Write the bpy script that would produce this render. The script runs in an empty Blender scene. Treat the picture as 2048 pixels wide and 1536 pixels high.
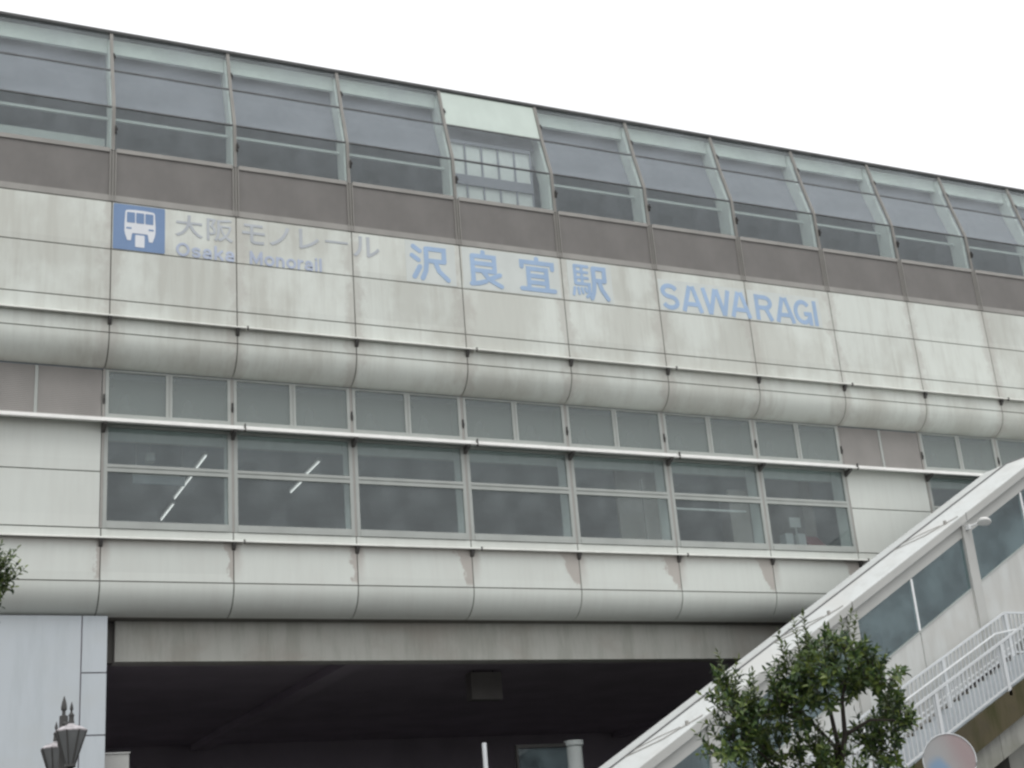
import bpy, bmesh, math, random
from mathutils import Vector, Matrix, Euler
R = math.radians
random.seed(7)
S = bpy.context.scene
COL = S.collection

# ------------------------------------------------------------------ camera
FPX = 2827.1448                       # focal length in pixels of the 2048 wide photograph
CAM = Vector((-4.9508, -31.6017, 1.6))
ROT = Euler((1.92048657, 0.07745421, -0.42657651), 'XYZ')
cam_d = bpy.data.cameras.new('camera')
cam = bpy.data.objects.new('camera', cam_d)
COL.objects.link(cam)
cam.location = CAM
cam.rotation_euler = ROT
cam_d.sensor_width = 36.0
cam_d.lens = FPX / 2048 * 36
cam_d.clip_start = 0.1
cam_d.clip_end = 3000
S.camera = cam
RM = ROT.to_matrix()

def ray(px, py):
    return RM @ Vector(((px - 1024) / FPX, (768 - py) / FPX, -1))

def at(px, py, depth):                # a photograph pixel at a distance -> world point
    return CAM + ray(px, py) * depth

def aty(px, py, Y):
    d = ray(px, py)
    return CAM + d * ((Y - CAM.y) / d.y)

# ------------------------------------------------------------------ sky, sun, exposure
SUN_EL, SUN_AZ = R(58), R(200)        # azimuth clockwise from +y
w = bpy.data.worlds.new('World')
S.world = w
w.use_nodes = True
wn, wl = w.node_tree.nodes, w.node_tree.links
wn.clear()
sky = wn.new('ShaderNodeTexSky')
sky.sky_type = 'NISHITA'
sky.sun_disc = False
sky.sun_elevation = SUN_EL
sky.sun_rotation = SUN_AZ
sky.dust_density = 4.0
sky.air_density = 1.0
hsv = wn.new('ShaderNodeHueSaturation')
hsv.inputs['Saturation'].default_value = 0.25
wl.new(sky.outputs[0], hsv.inputs['Color'])
tc = wn.new('ShaderNodeTexCoord')
ns = wn.new('ShaderNodeTexNoise')
ns.inputs['Scale'].default_value = 3.0
ns.inputs['Detail'].default_value = 6.0
wl.new(tc.outputs['Generated'], ns.inputs['Vector'])
rp = wn.new('ShaderNodeValToRGB')
rp.color_ramp.elements[0].position = 0.30
rp.color_ramp.elements[0].color = (0.82, 0.82, 0.82, 1)
rp.color_ramp.elements[1].position = 0.48
wl.new(ns.outputs['Fac'], rp.inputs['Fac'])
mixc = wn.new('ShaderNodeMix')
mixc.data_type = 'RGBA'
wl.new(rp.outputs['Color'], mixc.inputs['Factor'])
wl.new(hsv.outputs[0], mixc.inputs['A'])
mixc.inputs['B'].default_value = (13.2, 13.4, 13.6, 1)      # thin bright cloud deck
bg = wn.new('ShaderNodeBackground')
bg.inputs['Strength'].default_value = 0.09
wl.new(mixc.outputs['Result'], bg.inputs['Color'])
wo = wn.new('ShaderNodeOutputWorld')
wl.new(bg.outputs[0], wo.inputs[0])

sun_d = bpy.data.lights.new('sun', 'SUN')
sun_d.energy = 0.7
sun_d.angle = R(25)
sun_d.color = (1.0, 0.985, 0.955)
sun = bpy.data.objects.new('sun', sun_d)
COL.objects.link(sun)
sd = Vector((math.sin(SUN_AZ) * math.cos(SUN_EL), math.cos(SUN_AZ) * math.cos(SUN_EL), math.sin(SUN_EL)))
sun.rotation_euler = sd.to_track_quat('Z', 'Y').to_euler()
sun.location = (0, -20, 60)

S.view_settings.view_transform = 'Standard'
S.view_settings.look = 'None'
S.view_settings.exposure = 0.0
S.view_settings.gamma = 1.0
S.render.engine = 'CYCLES'
S.cycles.filter_width = 2.5
S.cycles.transparent_max_bounces = 24
S.cycles.max_bounces = 10
S.cycles.use_denoising = True

# ------------------------------------------------------------------ materials
class NT:
    def __init__(self, name):
        self.m = bpy.data.materials.new(name)
        self.m.use_nodes = True
        self.t = self.m.node_tree
        self.t.nodes.clear()
        self.out = self.t.nodes.new('ShaderNodeOutputMaterial')
    def n(self, kind, **kw):
        x = self.t.nodes.new(kind)
        for k, v in kw.items():
            setattr(x, k, v)
        return x
    def set(self, sock, v):
        if isinstance(v, bpy.types.NodeSocket):
            self.t.links.new(v, sock)
        else:
            sock.default_value = v
    def op(self, o, a, b=0.0, c=0.0, clamp=False):
        x = self.n('ShaderNodeMath', operation=o, use_clamp=clamp)
        for i, v in enumerate((a, b, c)):
            self.set(x.inputs[i], v)
        return x.outputs[0]
    def coord(self, sx=1, sy=1, sz=1, kind='Object'):
        t = self.n('ShaderNodeTexCoord')
        mp = self.n('ShaderNodeMapping')
        mp.inputs['Scale'].default_value = (sx, sy, sz)
        self.t.links.new(t.outputs[kind], mp.inputs['Vector'])
        return mp.outputs[0]
    def noise(self, vec, scale=1.0, detail=4.0, rough=0.55):
        x = self.n('ShaderNodeTexNoise')
        self.t.links.new(vec, x.inputs['Vector'])
        x.inputs['Scale'].default_value = scale
        x.inputs['Detail'].default_value = detail
        x.inputs['Roughness'].default_value = rough
        return x.outputs['Fac']
    def ramp(self, f, a, b):
        x = self.n('ShaderNodeMapRange', interpolation_type='SMOOTHSTEP')
        self.set(x.inputs[0], f)
        self.set(x.inputs[1], a)
        self.set(x.inputs[2], b)
        return x.outputs[0]
    def mix(self, f, a, b):
        x = self.n('ShaderNodeMix', data_type='RGBA')
        self.set(x.inputs['Factor'], f)
        for s, v in (('A', a), ('B', b)):
            self.set(x.inputs[s], v if isinstance(v, bpy.types.NodeSocket) else (*v, 1))
        return x.outputs['Result']
    def bsdf(self, color, rough=0.6, metal=0.0, spec=0.5, bump=None, bstr=0.2, bdist=0.01):
        p = self.n('ShaderNodeBsdfPrincipled')
        self.set(p.inputs['Base Color'], color if isinstance(color, bpy.types.NodeSocket) else (*color, 1))
        self.set(p.inputs['Roughness'], rough)
        p.inputs['Metallic'].default_value = metal
        p.inputs['Specular IOR Level'].default_value = spec
        if bump is not None:
            b = self.n('ShaderNodeBump')
            b.inputs['Strength'].default_value = bstr
            b.inputs['Distance'].default_value = bdist
            self.t.links.new(bump, b.inputs['Height'])
            self.t.links.new(b.outputs[0], p.inputs['Normal'])
        self.t.links.new(p.outputs[0], self.out.inputs['Surface'])
        return p

def plain(name, c, rough=0.6, var=0.12, scale=2.0, metal=0.0, spec=0.4):
    t = NT(name)
    f = t.noise(t.coord(1, 1, 0.6), scale, 5)
    d = tuple(x * (1 - var) for x in c)
    e = tuple(min(1, x * (1 + var * 0.6)) for x in c)
    t.bsdf(t.mix(t.ramp(f, 0.3, 0.7), d, e), rough, metal, spec)
    return t.m

def panel_mat(name, clean, dirty, stain, lower=False):
    t = NT(name)
    g = t.n('ShaderNodeTexCoord').outputs['Object']
    sp = t.n('ShaderNodeSeparateXYZ')
    t.t.links.new(g, sp.inputs[0])
    X, Z = sp.outputs[0], sp.outputs[2]
    big = t.ramp(t.noise(t.coord(0.55, 0.5, 0.35), 1.0, 5, 0.6), 0.42, 0.62)
    streak = t.ramp(t.noise(t.coord(3.2, 1, 0.22), 1.0, 6, 0.65), 0.47, 0.70)
    fine = t.noise(t.coord(9, 2, 0.9), 1.0, 4)
    # one tone per panel
    cell = t.n('ShaderNodeCombineXYZ')
    t.set(cell.inputs[0], t.op('FLOOR', t.op('DIVIDE', X, 3.0)))
    t.set(cell.inputs[2], t.op('FLOOR', t.op('DIVIDE', Z, 1.3)))
    wnz = t.n('ShaderNodeTexWhiteNoise')
    t.t.links.new(cell.outputs[0], wnz.inputs['Vector'])
    # distance to the joint, signed (negative = left of it)
    xs = t.op('SUBTRACT', t.op('FLOORED_MODULO', t.op('ADD', X, 1.5), 3.0), 1.5)
    wob = t.op('MULTIPLY', t.op('SUBTRACT', t.noise(t.coord(3.1, 1, 2.3), 1.0, 6, 0.65), 0.5), 1.1)
    if lower:
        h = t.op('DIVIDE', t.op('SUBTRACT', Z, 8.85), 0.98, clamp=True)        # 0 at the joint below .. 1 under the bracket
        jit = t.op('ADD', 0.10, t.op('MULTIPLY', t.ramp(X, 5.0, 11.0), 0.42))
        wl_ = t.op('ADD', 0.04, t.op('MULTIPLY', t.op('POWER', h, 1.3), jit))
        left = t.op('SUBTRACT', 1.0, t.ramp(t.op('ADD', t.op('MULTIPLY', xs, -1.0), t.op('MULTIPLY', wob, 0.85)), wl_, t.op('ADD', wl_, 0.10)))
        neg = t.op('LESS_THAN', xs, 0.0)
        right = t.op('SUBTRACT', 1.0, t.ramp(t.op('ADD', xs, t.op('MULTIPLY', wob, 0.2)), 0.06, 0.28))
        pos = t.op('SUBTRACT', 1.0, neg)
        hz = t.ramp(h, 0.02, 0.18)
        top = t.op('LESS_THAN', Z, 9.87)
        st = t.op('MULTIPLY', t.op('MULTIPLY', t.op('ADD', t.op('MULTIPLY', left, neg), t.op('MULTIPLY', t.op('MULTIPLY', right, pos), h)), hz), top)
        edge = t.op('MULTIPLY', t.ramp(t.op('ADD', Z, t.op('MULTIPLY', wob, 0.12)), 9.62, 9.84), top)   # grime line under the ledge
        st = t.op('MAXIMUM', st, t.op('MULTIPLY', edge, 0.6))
        d = t.op('ADD', t.op('MULTIPLY', big, 0.25), t.op('MULTIPLY', streak, 0.22), clamp=True)
    else:
        a = t.op('ABSOLUTE', xs)
        st = t.op('MULTIPLY', t.op('SUBTRACT', 1.0, t.ramp(t.op('ADD', a, wob), 0.02, 0.34)), 0.75)
        d = t.op('ADD', t.op('MULTIPLY', big, 0.75), t.op('MULTIPLY', streak, 0.45), clamp=True)
    base = t.mix(d, clean, dirty)
    base = t.mix(t.op('MULTIPLY', st, 0.75), base, stain)
    v = t.op('ADD', 0.93, t.op('ADD', t.op('MULTIPLY', wnz.outputs[0], 0.07), t.op('MULTIPLY', fine, 0.08)))
    mul = t.n('ShaderNodeMix', data_type='RGBA', blend_type='MULTIPLY')
    mul.inputs['Factor'].default_value = 1.0
    t.set(mul.inputs['A'], base)
    cc = t.n('ShaderNodeCombineColor')
    for i in range(3):
        t.set(cc.inputs[i], v)
    t.set(mul.inputs['B'], cc.outputs[0])
    t.bsdf(mul.outputs['Result'], 0.5, 0, 0.35, bump=t.noise(t.coord(1.1, 1, 1.1), 1.0, 3), bstr=0.15, bdist=0.02)
    return t.m

def glass_mat(name, tint, dirt_haze=0.0, veilcol=(0.5, 0.52, 0.5), even=0.0):
    t = NT(name)
    tr = t.n('ShaderNodeBsdfTransparent')
    tr.inputs['Color'].default_value = (*tint, 1)
    gl = t.n('ShaderNodeBsdfGlossy')
    gl.inputs['Roughness'].default_value = 0.02
    gl.inputs['Color'].default_value = (0.95, 0.97, 0.98, 1)
    lw = t.n('ShaderNodeLayerWeight')
    lw.inputs['Blend'].default_value = 0.5
    f = t.op('ADD', 0.04, t.op('MULTIPLY', 0.96, t.op('POWER', lw.outputs['Facing'], 5.0)))
    mx = t.n('ShaderNodeMixShader')
    t.set(mx.inputs[0], f)
    t.t.links.new(tr.outputs[0], mx.inputs[1])
    t.t.links.new(gl.outputs[0], mx.inputs[2])
    last = mx.outputs[0]
    if dirt_haze:  # diffuse veil: smudges and film, plus haze and reflections painted in
        df = t.n('ShaderNodeBsdfDiffuse')
        df.inputs['Color'].default_value = (*veilcol, 1)
        m2 = t.n('ShaderNodeMixShader')
        nz = t.op('MULTIPLY', t.op('ADD', even, t.op('MULTIPLY', 2.0 * (1 - even), t.ramp(t.noise(t.coord(0.9, 0.9, 0.7), 1.0, 4), 0.30, 0.72))), dirt_haze)
        t.set(m2.inputs[0], nz)
        t.t.links.new(last, m2.inputs[1])
        t.t.links.new(df.outputs[0], m2.inputs[2])
        last = m2.outputs[0]
    t.t.links.new(last, t.out.inputs['Surface'])
    return t.m

def leaf_mat(name, cols):
    t = NT(name)
    g = t.n('ShaderNodeNewGeometry')
    r = t.n('ShaderNodeValToRGB')
    el = r.color_ramp.elements
    el[0].position, el[0].color = 0.0, (*cols[0], 1)
    el[1].position, el[1].color = 1.0, (*cols[-1], 1)
    for i, c in enumerate(cols[1:-1]):
        e = el.new((i + 1) / (len(cols) - 1))
        e.color = (*c, 1)
    t.t.links.new(g.outputs['Random Per Island'], r.inputs['Fac'])
    p = t.bsdf(r.outputs['Color'], 0.32, 0, 0.5)
    tl = t.n('ShaderNodeBsdfTranslucent')
    t.t.links.new(r.outputs['Color'], tl.inputs['Color'])
    mx = t.n('ShaderNodeMixShader')
    mx.inputs[0].default_value = 0.25
    t.t.links.new(p.outputs[0], mx.inputs[1])
    t.t.links.new(tl.outputs[0], mx.inputs[2])
    t.t.links.new(mx.outputs[0], t.out.inputs['Surface'])
    return t.m

def emit(name, c, s):
    t = NT(name)
    e = t.n('ShaderNodeEmission')
    e.inputs['Color'].default_value = (*c, 1)
    e.inputs['Strength'].default_value = s
    t.t.links.new(e.outputs[0], t.out.inputs['Surface'])
    return t.m

def concrete(name, a, b, c, bs=0.3):
    t = NT(name)
    s1 = t.ramp(t.noise(t.coord(2.6, 2.6, 0.35), 1.0, 6, 0.7), 0.42, 0.66)
    s2 = t.ramp(t.noise(t.coord(0.7, 0.7, 0.9), 1.0, 5), 0.45, 0.7)
    base = t.mix(s1, a, b)
    base = t.mix(t.op('MULTIPLY', s2, 0.7), base, c)
    t.bsdf(base, 0.85, 0, 0.25, bump=t.noise(t.coord(12, 12, 12), 1.0, 6), bstr=bs, bdist=0.01)
    return t.m

M = {}
M['upper'] = panel_mat('weathered_panel', (0.735, 0.765, 0.71), (0.585, 0.59, 0.535), (0.51, 0.49, 0.445))
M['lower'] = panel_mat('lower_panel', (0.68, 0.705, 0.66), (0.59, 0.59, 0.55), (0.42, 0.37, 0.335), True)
M['gap'] = plain('joint_sealant', (0.15, 0.145, 0.13), 0.9)
M['louvre'] = plain('louvre_grey', (0.42, 0.40, 0.38), 0.7, 0.08, 1.3)
M['infill'] = plain('brown_grey_infill', (0.218, 0.206, 0.195), 0.75, 0.10, 1.3)
M['frame'] = plain('beige_aluminium', (0.36, 0.345, 0.32), 0.45, 0.10, 1.5)
M['wframe'] = plain('grey_aluminium', (0.42, 0.44, 0.415), 0.4, 0.08, 1.5)
M['rail'] = plain('white_ledge', (0.70, 0.70, 0.66), 0.45, 0.10, 3)
M['brightrail'] = plain('bright_white_ledge', (0.90, 0.89, 0.86), 0.35, 0.06, 3, 0.0, 0.5)
M['dark'] = plain('dark_metal', (0.04, 0.038, 0.036), 0.6)
M['transom'] = plain('grey_transom', (0.17, 0.17, 0.17), 0.5)
M['bracket'] = plain('grey_bracket', (0.10, 0.095, 0.09), 0.6)
M['rib'] = plain('pale_green_steel', (0.82, 0.86, 0.82), 0.5, 0.05)
M['blind'] = plain('grey_violet_ceiling', (0.29, 0.285, 0.335), 0.8, 0.05)
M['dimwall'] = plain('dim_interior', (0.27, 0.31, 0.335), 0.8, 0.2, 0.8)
M['white'] = plain('white_paint', (0.78, 0.79, 0.78), 0.5, 0.05)
M['bulk'] = plain('pale_bulkhead', (0.58, 0.62, 0.60), 0.8, 0.06)
M['ceil'] = plain('concourse_ceiling', (0.42, 0.47, 0.49), 0.8, 0.12, 0.7)
M['pier'] = concrete('blue_grey_panel', (0.57, 0.61, 0.64), (0.53, 0.57, 0.595), (0.55, 0.58, 0.59), 0.03)
M['beam'] = concrete('stained_concrete', (0.47, 0.47, 0.43), (0.38, 0.38, 0.34), (0.38, 0.35, 0.31))
M['girder'] = concrete('grey_concrete', (0.34, 0.34, 0.31), (0.26, 0.26, 0.24), (0.22, 0.22, 0.18))
M['moss'] = concrete('mossy_concrete', (0.10, 0.085, 0.05), (0.055, 0.055, 0.022), (0.07, 0.06, 0.045))
M['under'] = plain('dark_underpass', (0.44, 0.40, 0.45), 0.9, 0.1, 0.6)
M['glass'] = glass_mat('tinted_glass', (0.93, 0.96, 0.95), 0.09, (0.48, 0.51, 0.55), 0.45)
M['clear'] = glass_mat('concourse_glass', (0.92, 0.96, 0.955), 0.09, (0.42, 0.46, 0.47), 0.4)
M['frost'] = glass_mat('hatched_glass', (0.68, 0.74, 0.72), 0.33, (0.44, 0.47, 0.46), 0.88)
M['milk'] = plain('milky_pane', (0.62, 0.70, 0.64), 0.25, 0.04)
M['escglass'] = glass_mat('escalator_glass', (0.80, 0.88, 0.89), 0.10, (0.40, 0.5, 0.52))  # pale veil painted in to make up for weak reflections
M['escroof'] = concrete('pale_roof_sheet', (0.69, 0.71, 0.70), (0.63, 0.645, 0.63), (0.64, 0.635, 0.61), 0.03)
M['escfasc'] = plain('warm_grey_fascia', (0.49, 0.49, 0.465), 0.5, 0.06, 1.0)
M['escwall'] = concrete('pale_wall_panel', (0.60, 0.61, 0.59), (0.53, 0.53, 0.505), (0.54, 0.53, 0.50), 0.03)
M['fence'] = plain('white_railing_paint', (0.66, 0.68, 0.69), 0.45, 0.06)
M['steel'] = plain('bright_steel', (0.85, 0.86, 0.86), 0.3, 0.04)
M['riser'] = plain('pale_stair_tile', (0.52, 0.55, 0.57), 0.7, 0.08)
M['blue'] = plain('sign_blue', (0.20, 0.30, 0.49), 0.45, 0.05)
M['letter'] = plain('faded_blue_film', (0.39, 0.53, 0.73), 0.5, 0.10, 1.2)
M['letter_pale'] = plain('washed_out_film', (0.52, 0.55, 0.58), 0.5, 0.12, 1.2)
M['letter_lat'] = plain('pale_blue_film', (0.50, 0.56, 0.69), 0.5, 0.12, 1.2)
M['backing'] = plain('pale_blue_backing', (0.68, 0.715, 0.685), 0.5, 0.05)
M['pict'] = plain('pictogram_white', (0.80, 0.82, 0.85), 0.45, 0.03)
M['tube'] = emit('lit_tube', (1.0, 1.0, 0.97), 1.1)
M['lampmetal'] = plain('weathered_bronze', (0.065, 0.063, 0.06), 0.55, 0.25, 8)
M['lampcap'] = plain('chalky_cap', (0.50, 0.47, 0.48), 0.7, 0.35, 14)
M['lampglass'] = plain('dusty_lantern_glass', (0.17, 0.175, 0.175), 0.25, 0.15, 5)
M['bark'] = plain('bark', (0.06, 0.05, 0.042), 0.9, 0.3, 12)
M['leaf'] = leaf_mat('glossy_leaf', [(0.030, 0.055, 0.030), (0.060, 0.11, 0.035), (0.115, 0.175, 0.045), (0.20, 0.25, 0.06)])
M['shoot'] = leaf_mat('young_leaf', [(0.07, 0.10, 0.04), (0.11, 0.145, 0.05), (0.15, 0.175, 0.07)])
M['red'] = plain('dull_red', (0.30, 0.07, 0.08), 0.7)
M['pale'] = plain('pale_cabinet_paint', (0.62, 0.64, 0.64), 0.6)
M['beigewall'] = plain('beige_wall', (0.40, 0.37, 0.34), 0.8, 0.06)
M['asphalt'] = concrete('asphalt', (0.075, 0.075, 0.075), (0.06, 0.06, 0.06), (0.08, 0.078, 0.075))
M['paving'] = concrete('paving', (0.075, 0.073, 0.07), (0.06, 0.058, 0.056), (0.068, 0.064, 0.06))

def sign_disc_mat():
    t = NT('sun_faded_sign_face')
    g = t.n('ShaderNodeTexCoord').outputs['Object']
    sp = t.n('ShaderNodeSeparateXYZ')
    t.t.links.new(g, sp.inputs[0])
    x, z = sp.outputs[0], sp.outputs[2]
    wob = t.op('MULTIPLY', t.op('SUBTRACT', t.noise(t.coord(6, 6, 6), 1.0, 3), 0.5), 0.10)
    dx, dz = t.op('ADD', x, 0.13), t.op('ADD', z, 0.12)
    d = t.op('ADD', t.op('SQRT', t.op('ADD', t.op('MULTIPLY', t.op('MULTIPLY', dx, dx), 1.4), t.op('MULTIPLY', dz, dz))), wob)
    blue = t.op('SUBTRACT', 1.0, t.ramp(d, 0.08, 0.20))
    pink = t.ramp(t.op('ADD', t.op('ADD', x, t.op('MULTIPLY', z, 0.4)), wob), -0.10, 0.22)
    base = t.mix(pink, (0.40, 0.40, 0.40), (0.38, 0.30, 0.30))
    base = t.mix(t.op('MULTIPLY', blue, 0.9), base, (0.23, 0.35, 0.50))
    t.bsdf(base, 0.45, 0, 0.4)
    return t.m
M['signface'] = sign_disc_mat()

# ------------------------------------------------------------------ mesh helpers
class MB:
    def __init__(self):
        self.v, self.f = [], []
    def add(self, vs, fs):
        o = len(self.v)
        self.v += [tuple(p) for p in vs]
        self.f += [tuple(i + o for i in q) for q in fs]
        return self
    def box(self, x0, x1, y0, y1, z0, z1):
        vs = [(x, y, z) for x in (x0, x1) for y in (y0, y1) for z in (z0, z1)]
        return self.add(vs, [(0, 1, 3, 2), (4, 6, 7, 5), (0, 4, 5, 1), (2, 3, 7, 6), (0, 2, 6, 4), (1, 5, 7, 3)])
    def sweep(self, prof, xs, zf=None):
        """closed (y, z) outline swept along x; zf(x) lifts it"""
        n = len(prof)
        area = sum(prof[i][0] * prof[(i + 1) % n][1] - prof[(i + 1) % n][0] * prof[i][1] for i in range(n))
        if area < 0:
            prof = prof[::-1]
        vs = []
        for x in xs:
            h = zf(x) if zf else 0
            vs += [(x, y, z + h) for y, z in prof]
        fs = []
        for k in range(len(xs) - 1):
            a, b = k * n, (k + 1) * n
            for i in range(n):
                j = (i + 1) % n
                fs.append((a + i, b + i, b + j, a + j)[::-1])
        fs.append(tuple(range(n))[::-1])
        fs.append(tuple(range(len(vs) - n, len(vs))))
        return self.add(vs, [f[::-1] for f in fs]) if False else self.add(vs, fs)
    def tube(self, pts, r, n=8):
        pts = [Vector(p) for p in pts]
        rs = r if isinstance(r, (list, tuple)) else [r] * len(pts)
        vs, fs = [], []
        up = Vector((0, 0, 1))
        for i, p in enumerate(pts):
            d = (pts[min(i + 1, len(pts) - 1)] - pts[max(i - 1, 0)]).normalized()
            a = d.cross(up if abs(d.z) < 0.95 else Vector((1, 0, 0))).normalized()
            b = d.cross(a)
            for k in range(n):
                t = 2 * math.pi * k / n
                vs.append(p + (a * math.cos(t) + b * math.sin(t)) * rs[i])
        for i in range(len(pts) - 1):
            for k in range(n):
                j = (k + 1) % n
                fs.append((i * n + k, i * n + j, (i + 1) * n + j, (i + 1) * n + k))
        fs.append(tuple(range(n))[::-1])
        fs.append(tuple(range(len(vs) - n, len(vs))))
        return self.add(vs, fs)
    def lathe(self, prof, c=(0, 0, 0), n=16, ph=0.0):
        """(r, z) profile from bottom to top"""
        vs, fs = [], []
        for r, z in prof:
            for k in range(n):
                t = 2 * math.pi * k / n + ph
                vs.append((c[0] + r * math.cos(t), c[1] + r * math.sin(t), c[2] + z))
        for i in range(len(prof) - 1):
            for k in range(n):
                j = (k + 1) % n
                fs.append((i * n + k, i * n + j, (i + 1) * n + j, (i + 1) * n + k))
        fs.append(tuple(range(n))[::-1])
        fs.append(tuple(range(len(vs) - n, len(vs))))
        return self.add(vs, fs)
    def bar(self, p, q, w, h, up=(0, 0, 1)):
        p, q = Vector(p), Vector(q)
        d = (q - p).normalized()
        a = d.cross(Vector(up)).normalized() * w / 2
        b = a.cross(d).normalized() * h / 2
        vs = [e + s * a + t * b for e in (p, q) for s, t in ((-1, -1), (1, -1), (1, 1), (-1, 1))]
        return self.add(vs, [(0, 1, 2, 3), (7, 6, 5, 4), (0, 4, 5, 1), (1, 5, 6, 2), (2, 6, 7, 3), (3, 7, 4, 0)])
    def plate(self, pts, y0, y1):
        """outline in (x, z), given thickness in y"""
        n = len(pts)
        vs = [(x, y0, z) for x, z in pts] + [(x, y1, z) for x, z in pts]
        fs = [tuple(range(n)), tuple(range(2 * n - 1, n - 1, -1))]
        fs += [(i, i + n, (i + 1) % n + n, (i + 1) % n) for i in range(n)]
        return self.add(vs, fs)
    def mesh(self, name, mat, smooth=False):
        me = bpy.data.meshes.new(name)
        me.from_pydata(self.v, [], self.f)
        bm = bmesh.new()
        bm.from_mesh(me)
        bmesh.ops.recalc_face_normals(bm, faces=bm.faces)
        bm.to_mesh(me)
        bm.free()
        me.materials.append(mat)
        if smooth:
            for p in me.polygons:
                p.use_smooth = True
            me.set_sharp_from_angle(angle=R(32))
        me.update()
        return me
    def build(self, name, mat, parent=None, smooth=False, loc=None):
        return obj(name, self.mesh(name, mat, smooth), parent, loc)

def obj(name, me, parent=None, loc=None):
    o = bpy.data.objects.new(name, me)
    COL.objects.link(o)
    if parent:
        o.parent = parent
    if loc is not None:
        o.location = loc
    return o

def tag(o, label, cat, group=None):
    o['label'] = label
    o['category'] = cat
    if group:
        o['group'] = group
    return o

def empty(name, loc, label, cat, group=None, rz=0.0):
    o = bpy.data.objects.new(name, None)
    COL.objects.link(o)
    o.location = loc
    o.rotation_euler.z = rz
    o.empty_display_size = 0.3
    return tag(o, label, cat, group)

def copy_tree(o, parent=None, loc=None):
    c = o.copy()
    COL.objects.link(c)
    c.parent = parent
    if loc is not None:
        c.location = loc
    for ch in list(o.children):
        copy_tree(ch, c)
    return c

# ------------------------------------------------------------------ ground
g = MB().add([(-900, -900, 0), (900, -900, 0), (900, 900, 0), (-900, 900, 0)], [(0, 1, 2, 3)]).build('ground', M['asphalt'])
g['kind'] = 'structure'
pv = MB().box(-80, 80, -24, 20, -0.02, 0.13).build('pavement', M['paving'])
pv['kind'] = 'structure'

# ------------------------------------------------------------------ the station building
W = 3.0
K0, K1 = -4, 14                        # bays
st = empty('station_building', (0, 0, 0), 'long elevated pale panelled station hall with sloping glazed upper storey and window band', 'station')
G = 0.014                              # half the open joint between two panels

def arc(y0, z0, ay, az, n=10, off=0.0):
    """quarter bullnose: starts vertical at (y0, z0), ends horizontal at (y0 + ay, z0 - az)"""
    return [(y0 + ay - (ay - off) * math.cos(i / n * math.pi / 2), z0 - (az - off) * math.sin(i / n * math.pi / 2)) for i in range(n + 1)]

# upper fascia: flat rows and a bullnose
UY = -0.58
up = MB()
rows = [17.985, 16.73, 15.43, 14.60]
for k in range(K0, K1):
    x0, x1 = k * W + G, (k + 1) * W - G
    for a, b in zip(rows, rows[1:]):
        up.box(x0, x1, UY, UY + 0.05, b + G, a - G)
    o_ = arc(UY, 14.60 - G, 0.60, 0.66)
    i_ = arc(UY, 14.60 - G, 0.60, 0.66, off=0.05)
    up.sweep(o_ + i_[::-1], [x0, x1])
up.build('upper_fascia', M['upper'], st, True)
bk = MB()
o_ = arc(UY, 14.62, 0.60, 0.68, off=0.022)
i_ = arc(UY, 14.62, 0.60, 0.68, off=0.10)
bk.sweep([(UY + 0.022, 17.97)] + o_ + i_[::-1] + [(UY + 0.10, 17.97)], [K0 * W, K1 * W])
bk.build('fascia_backing', M['gap'], st, True)

# lower fascia
lo = MB()
lrows = [10.10, 9.87, 8.895]
for k in range(K0, K1):
    x0, x1 = k * W + G, (k + 1) * W - G
    for a, b in zip(lrows, lrows[1:]):
        lo.box(x0, x1, 0.0, 0.05, b + G, a - G)
    o_ = arc(0, 8.895 - G, 0.66, 0.66)
    i_ = arc(0, 8.895 - G, 0.66, 0.66, off=0.05)
    lo.sweep(o_ + i_[::-1], [x0, x1])
lo.build('lower_fascia', M['lower'], st, True)
bk = MB()
o_ = arc(0, 8.90, 0.66, 0.67, off=0.022)
i_ = arc(0, 8.90, 0.66, 0.67, off=0.10)
bk.sweep([(0.022, 10.08)] + o_ + i_[::-1] + [(0.10, 10.08)], [K0 * W, K1 * W])
bk.build('fascia_backing', M['gap'], st, True)

# projecting ledges (maintenance rails) with a bracket at every joint
def ledge(z, y, zh, depth, mat, br_y, gap0, tilt):
    k = gap0 - 6
    segs = []
    while k < K1:
        a, b = k * W + 0.24, (k + 2) * W + 0.21
        a, b = max(a, K0 * W), min(b, K1 * W)
        if b > a:
            segs.append((a, b))
        k += 2
    for a, b in segs:
        p = MB().sweep([(y, z - zh * 0.5), (y, z - zh * 0.38), (y + tilt, z + zh * 0.5), (y + depth, z + zh * 0.5 + 0.01), (y + depth, z + zh * 0.5 - 0.03), (y + tilt, z - zh * 0.5 + 0.01), (y + 0.02, z - zh * 0.5)], [a, b]).build('ledge_rail', mat, st)
        MB().box(b + 0.002, b + 0.028, y - 0.008, y + 0.06, z - zh * 0.5 - 0.03, z + zh * 0.5 + 0.01).build('joint_cap', M['bracket'], p)
        for j in range(K0, K1 + 1):
            if a - 0.05 <= j * W < b - 0.05:
                MB().sweep([(y + 0.05, z - zh * 0.5), (br_y, z - zh * 0.5), (br_y, z - zh * 0.5 - 0.17), (br_y - 0.03, z - zh * 0.5 - 0.15), (y + 0.05, z - zh * 0.5 - 0.05)], [j * W - 0.042, j * W + 0.042]).build('bracket', M['bracket'], p)
ledge(14.985, -0.74, 0.05, 0.16, M['rail'], UY - 0.002, 1, 0.05)
ledge(12.585, -0.36, 0.14, 0.34, M['brightrail'], -0.03, 1, 0.15)
ledge(9.86, -0.16, 0.05, 0.16, M['rail'], -0.002, 1, 0.05)

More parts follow.
